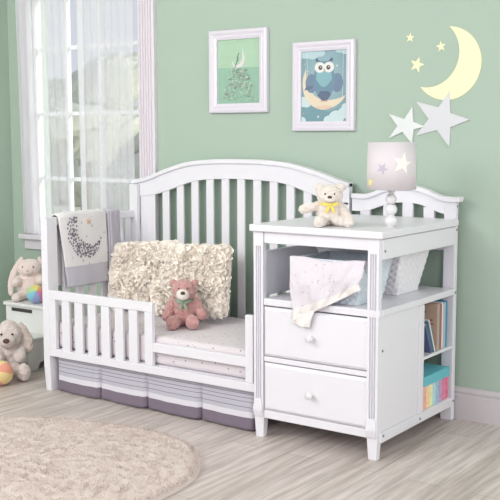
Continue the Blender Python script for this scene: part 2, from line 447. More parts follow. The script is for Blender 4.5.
# ------------------------------------------------------------------ changing table
tb = thing('changing_table', 'white wooden changing table with two drawers, open cubby and side shelves', 'changing table', (-.29, -.38, 0))
XA, XB, YA = -.575, 0.0, -.733
PT = lambda n, *a, bev=.003, par=None: obj(n, B(*a), WHITE, par or tb, bevel=bev)
bm = bmesh.new(); box(bm, XA-.013, XB+.013, YA-.016, -.062, .849, .877)
obj('table_top', bm, WHITE, tb, bevel=.005, seg=3)
PT('apron', XA+.047, XB-.047, YA+.004, YA+.024, .802, .849)
PT('apron', XB-.022, XB-.002, -.709, -.062, .768, .845)
PT('apron', XA+.05, XB-.05, -.082, -.064, .768, .849)
def fluted(x0, x1):
    n = 3; w = x1-x0; fl = YA; yb = YA+.024
    pts = [(x0, yb), (x0, fl)]
    a0 = x0+w*.18; fw = w*.64/n
    for k in range(n):
        a = a0+k*fw
        pts += [(a+fw*.12, fl), (a+fw*.25, fl+.008), (a+fw*.75, fl+.008), (a+fw*.88, fl)]
    pts += [(x1, fl), (x1, yb)]
    bm = bmesh.new()
    for (z0, z1, pp) in ((.09, .79, pts),):
        a = [bm.verts.new((x, y, z0)) for x, y in pp]; b = [bm.verts.new((x, y, z1)) for x, y in pp]
        bm.faces.new(a[::-1]); bm.faces.new(b)
        for i in range(len(pp)): bm.faces.new((a[i], a[(i+1) % len(pp)], b[(i+1) % len(pp)], b[i]))
    box(bm, x0, x1, fl, yb, .79, .849)
    return bm
for x0, x1 in ((XA, XA+.045), (XB-.054, XB-.007)):
    p = obj('front_post', fluted(x0, x1), WHITE, tb)
    bm = bmesh.new(); c = ((x0+x1)/2, -.702)
    taper(bm, (c[0], YA+.012), (.036, .034), .09, (c[0], YA+.008), (.044, .040), .118); taper(bm, (c[0], YA+.008), (.044, .040), .118, (c[0], YA+.010), (.032, .034), .162)
    obj('corbel', bm, WHITE, p, bevel=.002)
    bm = bmesh.new(); taper(bm, (c[0]+.001, YA+.019), (.036, .026), 0, (c[0]+.001, YA+.019), (.046, .034), .09)
    obj('foot', bm, WHITE, p, bevel=.002)
for x0, x1 in ((-.057, -.004), (XA+.002, XA+.05)):
    PT('rear_post', x0, x1, -.06, -.03, 0, .962 if x0 > -.1 else .94)
# carcass
PT('shelf', XA+.047, XB-.003, YA+.001, -.062, .551, .579, bev=.003)
PT('shelf', XB-.0475, XB+.001, -.709, -.062, .556, .5795, bev=.002)
PT('side_panel', XA+.002, XA+.018, -.709, -.062, .12, .551)
PT('side_panel', XA+.002, XA+.018, -.709, -.062, .579, .764)
sp = PT('side_panel', -.018, -.008, -.709, -.388, .105, .551)
PT('divider', XA+.02, -.001, -.388, -.348, .105, .551)
PT('side_rail', -.022, 0, -.712, -.06, .066, .105)
PT('front_rail', XA+.047, XB-.047, YA+.003, YA+.03, .084, .118)
PT('front_rail', XA+.047, XB-.047, YA+.003, YA+.03, .320, .341)
PT('bottom_board', XA+.02, -.022, -.70, -.062, .088, .105)
PT('book_shelf', XA+.02, -.002, -.348, -.062, .321, .333, bev=.002)
for z0, z1 in ((.345, .545), (.121, .316)):
    bm = bmesh.new(); x0, x1 = XA+.050, XB-.050; yf = YA-.002
    box(bm, x0, x1, yf+.006, yf+.024, z0, z1)
    # raised panel with chamfer
    a = [bm.verts.new((x, yf+.006, z)) for x, z in ((x0, z0), (x1, z0), (x1, z1), (x0, z1))]
    b = [bm.verts.new((x, yf-.004, z)) for x, z in ((x0+.012, z0+.012), (x1-.012, z0+.012), (x1-.012, z1-.012), (x0+.012, z1-.012))]
    bm.faces.new(b)
    for i in range(4): bm.faces.new((a[i], a[(i+1) % 4], b[(i+1) % 4], b[i]))
    box(bm, x0+.012, x1-.012, yf+.024, -.40, z0+.02, z1-.02)
    d = obj('drawer', bm, WHITE, tb)
    bm = bmesh.new()
    lathe(bm, [(.009, 0), (.0065, .006), (.006, .012), (.012, .018), (.0155, .025), (.0135, .032), (.007, .036)], n=24)
    bmesh.ops.rotate(bm, verts=bm.verts, cent=(0, 0, 0), matrix=Matrix.Rotation(PI/2, 3, 'X'))
    bmesh.ops.translate(bm, verts=bm.verts, vec=(-.2925, yf-.003, (z0+z1)/2))
    obj('knob', bm, KNOB, d, smooth=True)
# bolts on the right side
for y, z in ((-.695, .80), (-.695, .42), (-.695, .092), (-.38, .085), (-.045, .085), (-.045, .56), (-.045, .83), (-.045, .93)):
    bm = bmesh.new(); lathe(bm, [(.005, 0), (.005, .002), (.002, .003)], n=10)
    bmesh.ops.rotate(bm, verts=bm.verts, cent=(0, 0, 0), matrix=Matrix.Rotation(PI/2, 3, 'Y')); bmesh.ops.translate(bm, verts=bm.verts, vec=(-.004 if y > -.1 else -.008 if abs(z-.42) < .01 else -.002 if z > .7 else 0, y, z))
    obj('bolt', bm, SCREW, tb)
# back rest of the changing table
c2 = -.245
tp2 = [(0, 1.012), (.06, 1.009), (.11, .996), (.155, .978), (.2, .968), (.262, .969)]
bt2 = [(0, .938), (.06, .934), (.11, .918), (.155, .901), (.2, .893), (.243, .892)]
def full2(h, c): return [(c-a, b) for a, b in h[::-1]]+[(c+a, b) for a, b in h[1:]]
T2 = crom(full2(tp2, c2), 5); B2 = crom([(c2-(a*.262/.243), b) for a, b in bt2[::-1]]+[(c2+a*.262/.243, b) for a, b in bt2[1:]], 5)
br_ = obj('backboard', arch([(min(x, -.003), z) for x, z in T2], [(min(x, -.003), z) for x, z in B2], -.058, -.034), WHITE, tb, bevel=.002)
obj('cap_moulding', arch([(x, z+.002) for x, z in T2], [(x, z-.020) for x, z in T2], -.072, -.026), WHITE, br_, bevel=.004)
zt2 = lambda x: min((abs(x-a), b) for a, b in B2)[1]
for xc in (-.443, -.327, -.232, -.131):
    PT('slat', xc-.025, xc+.025, -.054, -.038, .80, min(zt2(xc-.02), zt2(xc+.02), zt2(xc))+.012, par=br_, bev=.002)
PT('lower_rail', XA+.07, -.057, -.056, -.036, .74, .80, par=br_)

# ------------------------------------------------------------------ lamp
LX, LY = -.058, -.545
lamp = thing('table_lamp', 'white table lamp with stacked ball base and star printed drum shade on the changing table', 'lamp', (LX, LY, .877))
prof = [(.020, 0), (.022, .003)]
def ball(zc, r): return [(max(.008, r*math.cos(a)), zc+r*math.sin(a)) for a in [math.radians(q) for q in range(-65, 66, 13)]]
for zc, r in ((.024, .0245), (.068, .0235), (.108, .0215), (.140, .014)): prof += ball(zc, r)
prof += [(.007, .165), (.007, .25), (.002, .252)]
obj('base', lathe(bmesh.new(), prof, (LX, LY, .877), 32), KNOB, lamp, smooth=True)
SHD = mat('lamp shade linen', srgb(224, 217, 221), .9, bump=(200, .15, .002))
SHG = mat('silver grey star print', srgb(196, 190, 204), .8); SHW = mat('ivory star print', srgb(248, 244, 236), .8); SHY = mat('pale yellow star print', srgb(238, 226, 150), .8)
R1, R0 = .091, .096; SZ0, SZ1 = 1.023, 1.203
bm = bmesh.new(); n = 64
def rring(r, z): return [bm.verts.new((LX+r*math.cos(2*PI*i/n), LY+r*math.sin(2*PI*i/n), z)) for i in range(n)]
rr = [rring(R0, SZ0), rring(R1, SZ1), rring(R1-.003, SZ1), rring(R0-.003, SZ0)]
for k in range(4):
    a, b = rr[k], rr[(k+1) % 4]
    for i in range(n): bm.faces.new((a[i], a[(i+1) % n], b[(i+1) % n], b[i]))
shade = obj('lamp_shade', bm, [SHD, SHG, SHW, SHY], lamp, smooth=True)
def star_pts(r, rot=0, k=.42): return [((r if i % 2 == 0 else r*k)*math.sin(rot+i*PI/5), (r if i % 2 == 0 else r*k)*math.cos(rot+i*PI/5)) for i in range(10)]
for ang, z, r, mi, rot in ((-36, 1.125, .044, 1, .2), (-84, 1.105, .025, 0, .5), (-118, 1.052, .020, 2, .1), (40, 1.1, .035, 1, .6), (130, 1.12, .035, 0, .2), (180, 1.07, .02, 2, .2)):
    bm = bmesh.new(); rad = lambda zz: R0+(R1-R0)*(zz-SZ0)/(SZ1-SZ0)+.0012
    cc = bm.verts.new((LX+rad(z)*math.cos(math.radians(ang)), LY+rad(z)*math.sin(math.radians(ang)), z)); vs = []
    P = star_pts(r, rot)
    for lv in (.5, 1):
        vs.append([bm.verts.new((LX+rad(z+w*lv)*math.cos(math.radians(ang)+u*lv/rad(z)), LY+rad(z+w*lv)*math.sin(math.radians(ang)+u*lv/rad(z)), z+w*lv)) for u, w in P])
    for i in range(10):
        j = (i+1) % 10; bm.faces.new((cc, vs[0][i], vs[0][j])); bm.faces.new((vs[0][i], vs[1][i], vs[1][j], vs[0][j]))
    obj('star_print', bm, [SHG, SHW, SHY][mi], shade)
bm = bmesh.new()
for k in range(3):
    a = k*2*PI/3; tube(bm, [(LX, LY, 1.12), (LX+.088*math.cos(a), LY+.088*math.sin(a), 1.197)], .0015, 6)
obj('shade_frame', bm, SCREW, shade)

# ------------------------------------------------------------------ wall stickers
YEL = mat('pale yellow sticker', srgb(253, 245, 200), .6); SIL = mat('silver grey sticker', srgb(216, 216, 220), .55); SIL2 = mat('light silver sticker', srgb(228, 230, 230), .55)
def sticker(pts, m, name, label, cat, y=-.004, group=None):
    o = obj(name, extrude_xz(bmesh.new(), pts, y, -.0003), m); return tag(o, label, cat, group)
arc = lambda cx_, cz_, R_, a0, a1, n_: [(cx_+R_*math.cos(math.radians(a0+(a1-a0)*k/n_)), cz_+R_*math.sin(math.radians(a0+(a1-a0)*k/n_))) for k in range(n_+1)]
dx_, dz_ = -.172+.0825, 1.5805-1.534; dd = math.hypot(dx_, dz_); aa = (dd*dd+.1545**2-.1453**2)/(2*dd); hh_ = math.sqrt(.1545**2-aa*aa)
I0 = (-.0825+aa*dx_/dd+hh_*dz_/dd, 1.534+aa*dz_/dd-hh_*dx_/dd); I1 = (-.0825+aa*dx_/dd-hh_*dz_/dd, 1.534+aa*dz_/dd+hh_*dx_/dd)
if I0[1] < I1[1]: I0, I1 = I1, I0
an = lambda p, c: math.degrees(math.atan2(p[1]-c[1], p[0]-c[0]))
A0, A1 = an(I0, (-.0825, 1.534)), an(I1, (-.0825, 1.534)); B0, B1 = an(I0, (-.172, 1.5805)), an(I1, (-.172, 1.5805))
if A1 > A0: A1 -= 360
if B1 > B0: B1 -= 360
mo = arc(-.0825, 1.534, .1545, A0, A1, 60); mi_ = arc(-.172, 1.5805, .1453, B1, B0, 40)[1:-1]
sticker(mo+mi_, YEL, 'moon_sticker', 'large pale yellow crescent moon sticker high on the green wall', 'wall sticker')
sticker([(-0.067, 1.417), (-0.062, 1.324), (0.026, 1.295), (-0.06, 1.264), (-0.063, 1.181), (-0.122, 1.253), (-0.221, 1.229), (-0.161, 1.3), (-0.222, 1.376), (-0.116, 1.349)], SIL, 'star_sticker', 'large silver grey star sticker just below the yellow moon', 'wall sticker', -.007)
sticker([(-0.239, 1.353), (-0.234, 1.289), (-0.176, 1.268), (-0.232, 1.256), (-0.238, 1.195), (-0.285, 1.246), (-0.352, 1.217), (-0.309, 1.272), (-0.353, 1.325), (-0.277, 1.301)], SIL2, 'star_sticker', 'smaller light grey star sticker right above the lamp shade', 'wall sticker', -.010)
for x, z, r, rot, lb in ((-.258, 1.652, .022, .1, 'small yellow star sticker, highest of the three left of the moon'), (-.112, 1.606, .024, -.15, 'small yellow star sticker nearest the inside of the moon'), (-.223, 1.534, .036, .3, 'largest of the three small yellow star stickers, lowest left of the moon')):
    sticker([(x+a, z+b) for a, b in star_pts(r, rot, .4)], YEL, 'star_sticker', lb, 'wall sticker', -.003, 'small yellow star stickers')

# ------------------------------------------------------------------ framed pictures
FRM = mat('pearl white frame', srgb(226, 220, 230), .3)
def picture(x0, x1, z0, z1, m, label):
    t = thing('framed_picture', label, 'picture', ((x0+x1)/2, 0, z0))
    bm = bmesh.new(); ox = [(x0, z0), (x1, z0), (x1, z1), (x0, z1)]
    def loop(d, y): return [bm.verts.new((x, y, z)) for x, z in ((x0+d, z0+d), (x1-d, z0+d), (x1-d, z1-d), (x0+d, z1-d))]
    L = [loop(0, -.001), loop(0, -.020), loop(.004, -.024), loop(.014, -.026), (loop(.026, -.019)), loop(.032, -.021), loop(m, -.016), loop(m, -.006)]
    for a, b in zip(L, L[1:]):
        for i in range(4): bm.faces.new((a[i], a[(i+1) % 4], b[(i+1) % 4], b[i]))
    bm.faces.new(L[0][::-1]); bm.faces.new(L[-1])
    obj('frame', bm, FRM, t)
    return t
class Art:
    def __init__(s, x0, x1, z0, z1): s.bm = bmesh.new(); s.b = (x0, x1, z0, z1); s.m = []; s.y = -.0065; s.ar = (z1-z0)/(x1-x0)
    def poly(s, pts, col, rough=.5):
        x0, x1, z0, z1 = s.b; s.y -= .00006
        if col not in s.m: s.m.append(col)
        cl = lambda t: max(0, min(1, t))
        vs = [s.bm.verts.new((x0+(x1-x0)*cl(u), s.y, z0+(z1-z0)*cl(v))) for u, v in pts]
        try:
            f = s.bm.faces.new(vs); f.material_index = s.m.index(col)
        except Exception: pass
    def ell(s, cu, cv, ru, rv, col, n=28, rot=0):
        s.poly([(cu+ru*math.cos(a)*math.cos(rot)-rv*math.sin(a)*math.sin(rot)*s.ar*1.0, cv+rv*math.sin(a)*math.cos(rot)+ru*math.cos(a)*math.sin(rot)/s.ar) for a in [2*PI*i/n for i in range(n)]], col)
    def done(s, name, parent):
        o = obj(name, s.bm, [mat('print ink', srgb(*[v*.93 for v in c]), .55) for c in s.m], parent)
        return o
# sea and moon print
x0, x1, z0, z1 = -1.304, -1.049, 1.384, 1.706
t = picture(-1.352, -1.002, 1.343, 1.745, .046, 'white framed print of a little moon boat on a green sea, left on the wall')
A = Art(x0, x1, z0, z1)
A.poly([(0, 0), (1, 0), (1, 1), (0, 1)], (186, 219, 190)); A.poly([(0, 0), (1, 0), (1, .55), (0, .56)], (160, 201, 177))
A.poly([(.33, .66), (.39, .60), (.45, .585), (.52, .61), (.575, .68), (.585, .78), (.57, .87), (.60, .80), (.635, .70), (.62, .62), (.57, .56), (.48, .55), (.40, .56), (.35, .60)], (240, 232, 232))
A.poly([(.40, .57), (.45, .66), (.455, .72), (.48, .745), (.50, .71), (.49, .66), (.46, .63), (.42, .57)], (110, 138, 126))
A.poly([(.47, .72), (.495, .79), (.505, .75)], (110, 138, 126)); A.poly([(.42, .57), (.33, .50), (.335, .495), (.44, .575)], (130, 140, 132))
rnd = random.Random(3)
for k in range(230):
    v = rnd.random()**.8*.53+.01; hw = .16+.30*(1-v/.55); u = .52+(rnd.random()*2-1)*hw
    c = (214, 226, 212) if rnd.random() < .45 else (150, 165, 155) if rnd.random() < .6 else (188, 182, 182)
    w = .02+.018*rnd.random(); A.poly([(u-w, v), (u, v-.006), (u+w, v+.001), (u, v+.008)], c)
for k in range(60):
    u, v = rnd.random(), .6+.4*rnd.random(); A.ell(u, v, .010, .007, (208, 232, 210), 6)
A.done('print', t)
# owl print
x0, x1, z0, z1 = -.812, -.569, 1.294, 1.628
t = picture(-.856, -.524, 1.252, 1.662, .044, 'white framed print of a blue owl on a crescent moon, right on the wall')
A = Art(x0, x1, z0, z1)
A.poly([(0, 0), (1, 0), (1, 1), (0, 1)], (136, 172, 180))
for k in range(9): A.ell(.5, .56, .52-k*.035, .46-k*.03, (140+k*3, 176+k*2, 185+k*2))
A.poly([(0, 0), (1, 0), (1, .22), (.6, .14), (0, .26)], (124, 164, 174))
cl = (196, 222, 226)
for u, v, r in ((.08, .93, .13), (.24, .92, .14), (.40, .94, .12), (.0, .98, .1), (.86, .98, .12), (.98, .96, .12)): A.ell(u, v, r, r*.42, cl)
for u, v, r in ((.78, .06, .17), (.95, .12, .14), (.98, .2, .09), (.62, .02, .12), (.03, .28, .13), (.12, .25, .09), (0, .02, .1)): A.ell(u, v, r, r*.55, (214, 234, 236))
A.poly([(.125, .55), (.135, .55), (.125, 1), (.115, 1)], (226, 236, 236)); A.poly([(.905, .33), (.915, .33), (.925, 1), (.915, 1)], (226, 236, 236))
outer = crom([(.10, .74), (.02, .55), (.08, .34), (.25, .22), (.47, .165), (.72, .20), (.90, .28), (.98, .36)], 5)
inner = crom([(.98, .36), (.84, .32), (.66, .30), (.49, .305), (.30, .36), (.18, .46), (.12, .58), (.10, .74)], 5)
A.poly(outer+inner[1:-1], (240, 226, 200))
A.ell(.5, .20, .2, .025, (238, 208, 186))
# owl
A.ell(.22, .53, .13, .13, (120, 142, 166)); A.ell(.79, .53, .13, .13, (120, 142, 166))
A.poly([(.12, .50), (.06, .44), (.22, .45), (.28, .50)], (104, 122, 148)); 
A.poly([(.32, .78), (.27, .60), (.27, .48), (.36, .36), (.47, .285), (.56, .285), (.66, .37), (.75, .50), (.74, .62), (.68, .78), (.6, .83), (.4, .83)], (118, 150, 172))
A.poly([(.34, .72), (.33, .58), (.42, .5), (.5, .47), (.58, .5), (.68, .58), (.66, .72)], (142, 190, 198))
A.poly([(.36, .36), (.47, .285), (.56, .285), (.66, .37), (.6, .42), (.42, .42)], (98, 112, 138))
A.poly([(.31, .83), (.33, .88), (.42, .82)], (86, 104, 126)); A.poly([(.70, .83), (.68, .88), (.59, .82)], (86, 104, 126))
A.ell(.41, .745, .115, .072, (244, 244, 240)); A.ell(.61, .745, .115, .072, (244, 244, 240))
A.ell(.425, .742, .045, .032, (92, 84, 84)); A.ell(.60, .742, .045, .032, (92, 84, 84))
A.ell(.435, .75, .012, .009, (240, 240, 240)); A.ell(.61, .75, .012, .009, (240, 240, 240))
A.poly([(.485, .725), (.535, .725), (.51, .685)], (226, 180, 150))
A.ell(.46, .285, .03, .012, (226, 170, 160)); A.ell(.56, .285, .03, .012, (226, 170, 160))
for u, v, r in ((.79, .76, .03), (.38, .07, .035), (.08, .8, .015), (.15, .70, .018), (.05, .12, .015)):
    A.poly([(u+(a/.03)*r, v+(b/.03)*r/A.ar) for a, b in star_pts(.03, 0, .35)], (236, 242, 240))
A.done('print', t)

# ------------------------------------------------------------------ quilt on the end rail
QW = dotted('white quilt cloth', srgb(238, 235, 236), srgb(205, 205, 200), 26, .17, bump=True); QG = mat('grey quilt band', srgb(202, 199, 209), .9, bump=(60, .3, .004))
QP = mat('mauve star print', srgb(132, 116, 134), .9); QO = mat('peach star print', srgb(226, 190, 160), .9)
def drape(y0, y1, zi, zo, bulge, sag=0.):
    # cross-section over the rail: inner side (+x), over the top, outer side (-x)
    def f(u, v):
        y = y0+(y1-y0)*u
        edge = 1-abs(2*u-1)**6
        r = .018+bulge*edge
        xc = CL+.020; zt = .842
        Li = zt-zi+sag*u; Lo = zt-zo
        s = v*(Li+Lo+.07)
        wob = .004*noise.noise(V((u*4, v*6, zi*10)))
        if s < Li: z = zi-sag*u+s; x = xc+r+.004+wob+.012*(1-s/Li)*(0.4+.6*math.sin(u*4)**2)
        elif s < Li+.07:
            a = (s-Li)/.07*PI; x = xc+(r+.004)*math.cos(a); z = zt+.004+bulge*.5*edge+(r*.6)*math.sin(a)-.003
        else: x = xc-r-.004-wob; z = zt-(s-Li-.07)
        sh = max(0, 1-s/Li) if s < Li else 0
        return (x, y+.003*math.sin(v*7+u)+sh*((.05-.055*u) if zi > .48 else 0), z)
    return f
f1 = drape(-.640, -.305, .495, .50, .008)
zi, Lq = .495, .842-.495
TOT = (.842-.495)+(.842-.50)+.07
bm = sheet(f1, 36, 90, lambda u, v: 1 if v*TOT < .105 else 0)
def on_quilt(y, z): # point on inner side
    u = (y+.640)/.335; v = (z-.495)/TOT
    p = V(f1(u, v)); p.x += .0033
    return p
rnd = random.Random(11)
cyq, czq = -.420, .795
placed = 0
bm.verts.ensure_lookup_table()
def add_star(bm, y, z, r, rot, mi, f=on_quilt):
    vs = []
    for a, b in star_pts(r, rot, .45):
        vs.append(bm.verts.new(f(y+a, z+b)))
    c = bm.verts.new(f(y, z)+V((.0004, 0, 0)))
    for i in range(10):
        fc = bm.faces.new((c, vs[i], vs[(i+1) % 10])); fc.material_index = mi
# crescent of little stars: left and lower arc
done_ = []
for k in range(4000):
    y = -.60+rnd.random()*.27; z = .62+rnd.random()*.215
    do = math.hypot(y-(-.478), z-.755); di = math.hypot(y-(-.435), z-.787)
    if do < .126 and di > .096 and z < .836 and not any(math.hypot(y-a, z-b) < .0115 for a, b in done_) and len(done_) < 95:
        done_.append((y, z)); add_star(bm, y, z, .0040+.0035*rnd.random(), rnd.random()*6, 2)
for y, z, r in ((-.565, .75, .011), (-.54, .69, .010), (-.49, .655, .010)): add_star(bm, y, z, r, rnd.random(), 2)
add_star(bm, -.445, .812, .019, .2, 3)
qt = solid(obj('moon_quilt', bm, [QW, QG, QP, QO], smooth=True), .005, 0)
tag(qt, 'white baby quilt with a crescent moon of small stars, hung over the bed end', 'quilt')
def pleat(f):
    def g(u, v):
        x, y, z = f(u, v); return (x+.003*math.sin(u*38), y, z)
    return g
q2 = solid(obj('crib_blanket', sheet(pleat(drape(-.300, -.205, .46, .5, .008)), 40, 60), mat('grey ribbed blanket', srgb(196, 192, 202), .9, bump=(70, .4, .004)), smooth=True), .005, 0)
tag(q2, 'folded grey ribbed blanket over the bed end right of the moon quilt', 'blanket')

# ------------------------------------------------------------------ ruffled pillows
def pillow(loc, rz, tilt, w, h, label, seed, roll=0):
    t = thing('ruffled_pillow', label, 'pillow', loc, rz, 'cream ruffled pillows')
    rnd = random.Random(seed)
    cs = []
    n = 3
    for i in range(n):
        for j in range(n): cs.append((-1+2*(i+.5)/n+rnd.uniform(-.12, .12), -1+2*(j+.5)/n+rnd.uniform(-.12, .12)))
    N = 110; D = .058
    bm = bmesh.new()
    def pt(a, b, side):
        e = max(0, (1-abs(a)**2.6))*max(0, (1-abs(b)**2.6))
        d = D*e**.42
        x, z = a*w/2, b*h/2
        P = V((x, z, seed*3.))
        return V((x+.005*noise.noise(P*30), -side*(d+.004*noise.noise(P*25)), z+.005*noise.noise(P*30+V((0, 9, 0)))))
    def surf(x, z):
        a, b = max(-.995, min(.995, x/(w/2))), max(-.995, min(.995, z/(h/2)))
        e = 1e-3; p = pt(a, b, 1); n_ = (pt(a+e, b, 1)-p).cross(pt(a, b+e, 1)-p)
        n_ = n_.normalized() if n_.length > 0 else V((0, -1, 0))
        if n_.y > 0: n_ = -n_
        return p, n_
    # gathered ribbon sewn on in rosettes
    def ribbon(path, H):
        prev = None
        for k, (x, z) in enumerate(path):
            p, nn = surf(x, z)
            q = path[min(k+1, len(path)-1)]; q0 = path[max(k-1, 0)]
            tg = V((q[0]-q0[0], 0, q[1]-q0[1])); tg = tg.normalized() if tg.length > 0 else V((1, 0, 0))
            sd = tg.cross(nn).normalized()
            hh = H*(1+.35*noise.noise(V((x*40, z*40, seed))))
            wv = math.sin(k*.75+x*50)*.0042+noise.noise(V((x*45, z*45, 4+seed)))*.006
            cur = [bm.verts.new(p-nn*.002), bm.verts.new(p+nn*hh*.55+sd*wv*.5), bm.verts.new(p+nn*hh+sd*(wv*1.5+.004))]
            if prev:
                for i in (0, 1): bm.faces.new((prev[i], cur[i], cur[i+1], prev[i+1]))
            prev = cur
    nx, nz = (4, 3) if w > .4 else (3, 3)
    for i in range(nx):
        for j in range(nz):
            cx_ = (-1+2*(i+.5)/nx)*w/2+rnd.uniform(-.012, .012); cz_ = (-1+2*(j+.5)/nz)*h/2+rnd.uniform(-.012, .012)
            R_ = .084*rnd.uniform(.9, 1.1); tot = 5*2*PI; st = 330; a0 = rnd.random()*6; dr = rnd.choice((-1, 1))
            path = []
            for k in range(st):
                q = (k/st)**.6; th = a0+dr*q*tot; rr_ = R_*q*(1+.25*noise.noise(V((math.cos(th)*1.2, math.sin(th)*1.2, i*3+j+seed*7))))
                x, z = cx_+rr_*math.cos(th), cz_+rr_*math.sin(th)
                path.append((max(-w/2*.99, min(w/2*.99, x)), max(-h/2*.99, min(h/2*.99, z))))
            ribbon(path, .016)
    for ins in (.93, .985):
        path = []; per = 300
        for k in range(per+1):
            q = k/per*4; f_ = q % 1; sd_ = int(q) % 4; a_ = -ins+2*ins*f_
            x, z = [(a_, -ins), (ins, a_), (-a_, ins), (-ins, -a_)][sd_]
            path.append((x*w/2, z*h/2))
        ribbon(path, .016)
    M = Matrix.Rotation(roll, 4, 'Y')
    gr_ = {}
    for side in (1, -1):
        for i in range(N+1):
            for j in range(N+1):
                a, b = -1+2*i/N, -1+2*j/N
                bord = i in (0, N) or j in (0, N)
                if bord and side == -1: gr_[(side, i, j)] = gr_[(1, i, j)]; continue
                p = pt(a, b, side)
                if bord: p.y = 0
                gr_[(side, i, j)] = bm.verts.new(p)
        for i in range(N):
            for j in range(N):
                q = [gr_[(side, i, j)], gr_[(side, i+1, j)], gr_[(side, i+1, j+1)], gr_[(side, i, j+1)]]
                bm.faces.new(q if side == 1 else q[::-1])
    bmesh.ops.translate(bm, verts=bm.verts, vec=(0, 0, h/2))
    bmesh.ops.rotate(bm, verts=bm.verts, cent=(0, 0, 0), matrix=Matrix.Rotation(-tilt, 3, 'X') @ Matrix.Rotation(roll, 3, 'Y'))
    zmin = min(v.co.z for v in bm.verts); bmesh.ops.translate(bm, verts=bm.verts, vec=(0, 0, -zmin))
    obj('cushion', bm, CREAM, t, smooth=True, world=False)
    return t
pillow((-1.590, -.265, .344), math.radians(12), math.radians(13), .37, .312, 'cream ruffled pillow leaning at the left end of the bed beside the quilt', 1, -.08)
pillow((-1.280, -.285, .344), math.radians(2), math.radians(14), .44, .328, 'cream ruffled pillow leaning behind the pink teddy bear', 2, -.05)

# ------------------------------------------------------------------ plush toys (local frame: faces -y)
def face_bits(t, body, eyes, er, nose, nr, nm=BROWN):
    for e in eyes: obj('eye', ell(bmesh.new(), e, (er, er*.7, er), sub=2), BLACK, t, smooth=True, world=False)
    obj('nose', ell(bmesh.new(), nose, nr, sub=3), nm, t, smooth=True, world=False)
def bow(t, c, s, m, tails=True, name='bow'):
    bm = bmesh.new(); cx_, cy_, cz_ = c
    for sg in (-1, 1):
        pts = [(0, 0, -.25), (.5, -.25, .32), (1.05, -.1, .42), (1.0, .05, -.42), (.5, .1, -.35)]
        ell(bm, (cx_+sg*s*.62, cy_, cz_), (s*.58, s*.14, s*.30), Matrix.Rotation(-sg*.25, 3, 'Y'), 3)
        if tails:
            ell(bm, (cx_+sg*s*.35, cy_-.0, cz_-s*.75), (s*.24, s*.07, s*.75), Matrix.Rotation(-sg*.35, 3, 'Y'), 3)
    ell(bm, (cx_, cy_-s*.08, cz_), (s*.2, s*.2, s*.2), sub=2)
    obj(name, bm, m, t, smooth=True, world=False)

# cream teddy on the changing table
t = thing('teddy_bear', 'cream teddy bear with yellow ribbon sitting on the changing table', 'teddy bear', (-.285, -.63, .878), math.radians(31)); t.scale = (1.07, 1.07, .93)
bm = bmesh.new()
ell(bm, (0, .01, .052), (.050, .043, .054)); ell(bm, (0, 0, .075), (.042, .036, .036))
ell(bm, (.002, -.008, .129), (.049, .044, .044)); ell(bm, (.002, -.040, .118), (.024, .022, .019))
for s in (-1, 1): ell(bm, (s*.040+.002, -.004, .163), (.018, .010, .018))
limb(bm, (-.040, 0, .085), (-.092, -.020, .070), .019, .021); limb(bm, (.038, 0, .088), (.066, -.025, .040), .018, .020)
limb(bm, (-.028, -.03, .022), (-.036, -.075, .020), .023, .021); limb(bm, (.030, -.03, .022), (.068, -.066, .021), .023, .022)
ell(bm, (-.036, -.085, .024), (.021, .012, .024)); ell(bm, (.070, -.078, .024), (.021, .012, .024))
plush('body', bm, IVORY, t, .003, .0028)
obj('snout', ell(bmesh.new(), (.002, -.050, .117), (.021, .016, .016)), SNOUT, t, smooth=True, world=False)
face_bits(t, None, [(-.014, -.047, .136), (.018, -.047, .136)], .0042, (.002, -.066, .124), (.0085, .006, .0065))
bow(t, (.004, -.045, .092), .026, YRIB)
bm = bmesh.new(); tube(bm, [(.036*math.cos(a), .034*math.sin(a)-.002, .093) for a in [2*PI*i/24 for i in range(25)]], .005, 6); obj('collar_ribbon', bm, YRIB, t, smooth=True, world=False)

# pink teddy on the mattress
t = thing('teddy_bear', 'dusty pink teddy bear with green ribbon sitting on the mattress against the pillow', 'teddy bear', (-1.192, -.425, .344), math.radians(33))
bm = bmesh.new()
ell(bm, (0, .01, .070), (.060, .052, .075)); ell(bm, (0, 0, .105), (.050, .042, .045))
ell(bm, (0, -.008, .172), (.058, .050, .051)); ell(bm, (0, -.050, .160), (.026, .022, .022))
for s in (-1, 1): ell(bm, (s*.050, 0, .205), (.019, .012, .017))
limb(bm, (-.052, 0, .118), (-.080, -.030, .052), .023, .025); limb(bm, (.052, 0, .118), (.086, -.025, .058), .023, .025)
limb(bm, (-.035, -.03, .030), (-.042, -.090, .030), .028, .030); limb(bm, (.035, -.03, .030), (.046, -.088, .032), .028, .030)
ell(bm, (-.044, -.104, .034), (.032, .020, .034)); ell(bm, (.049, -.102, .036), (.032, .020, .034))
plush('body', bm, PINK, t, .0035, .004)
obj('snout', ell(bmesh.new(), (0, -.066, .158), (.031, .024, .027)), SNOUT, t, smooth=True, world=False)
face_bits(t, None, [(-.020, -.054, .186), (.020, -.054, .186)], .0035, (.003, -.090, .170), (.011, .007, .008))
bow(t, (.0, -.054, .124), .029, GRIB)
bm = bmesh.new(); tube(bm, [(.046*math.cos(a), .042*math.sin(a)-.002, .128) for a in [2*PI*i/24 for i in range(25)]], .006, 6); obj('collar_ribbon', bm, GRIB, t, smooth=True, world=False)

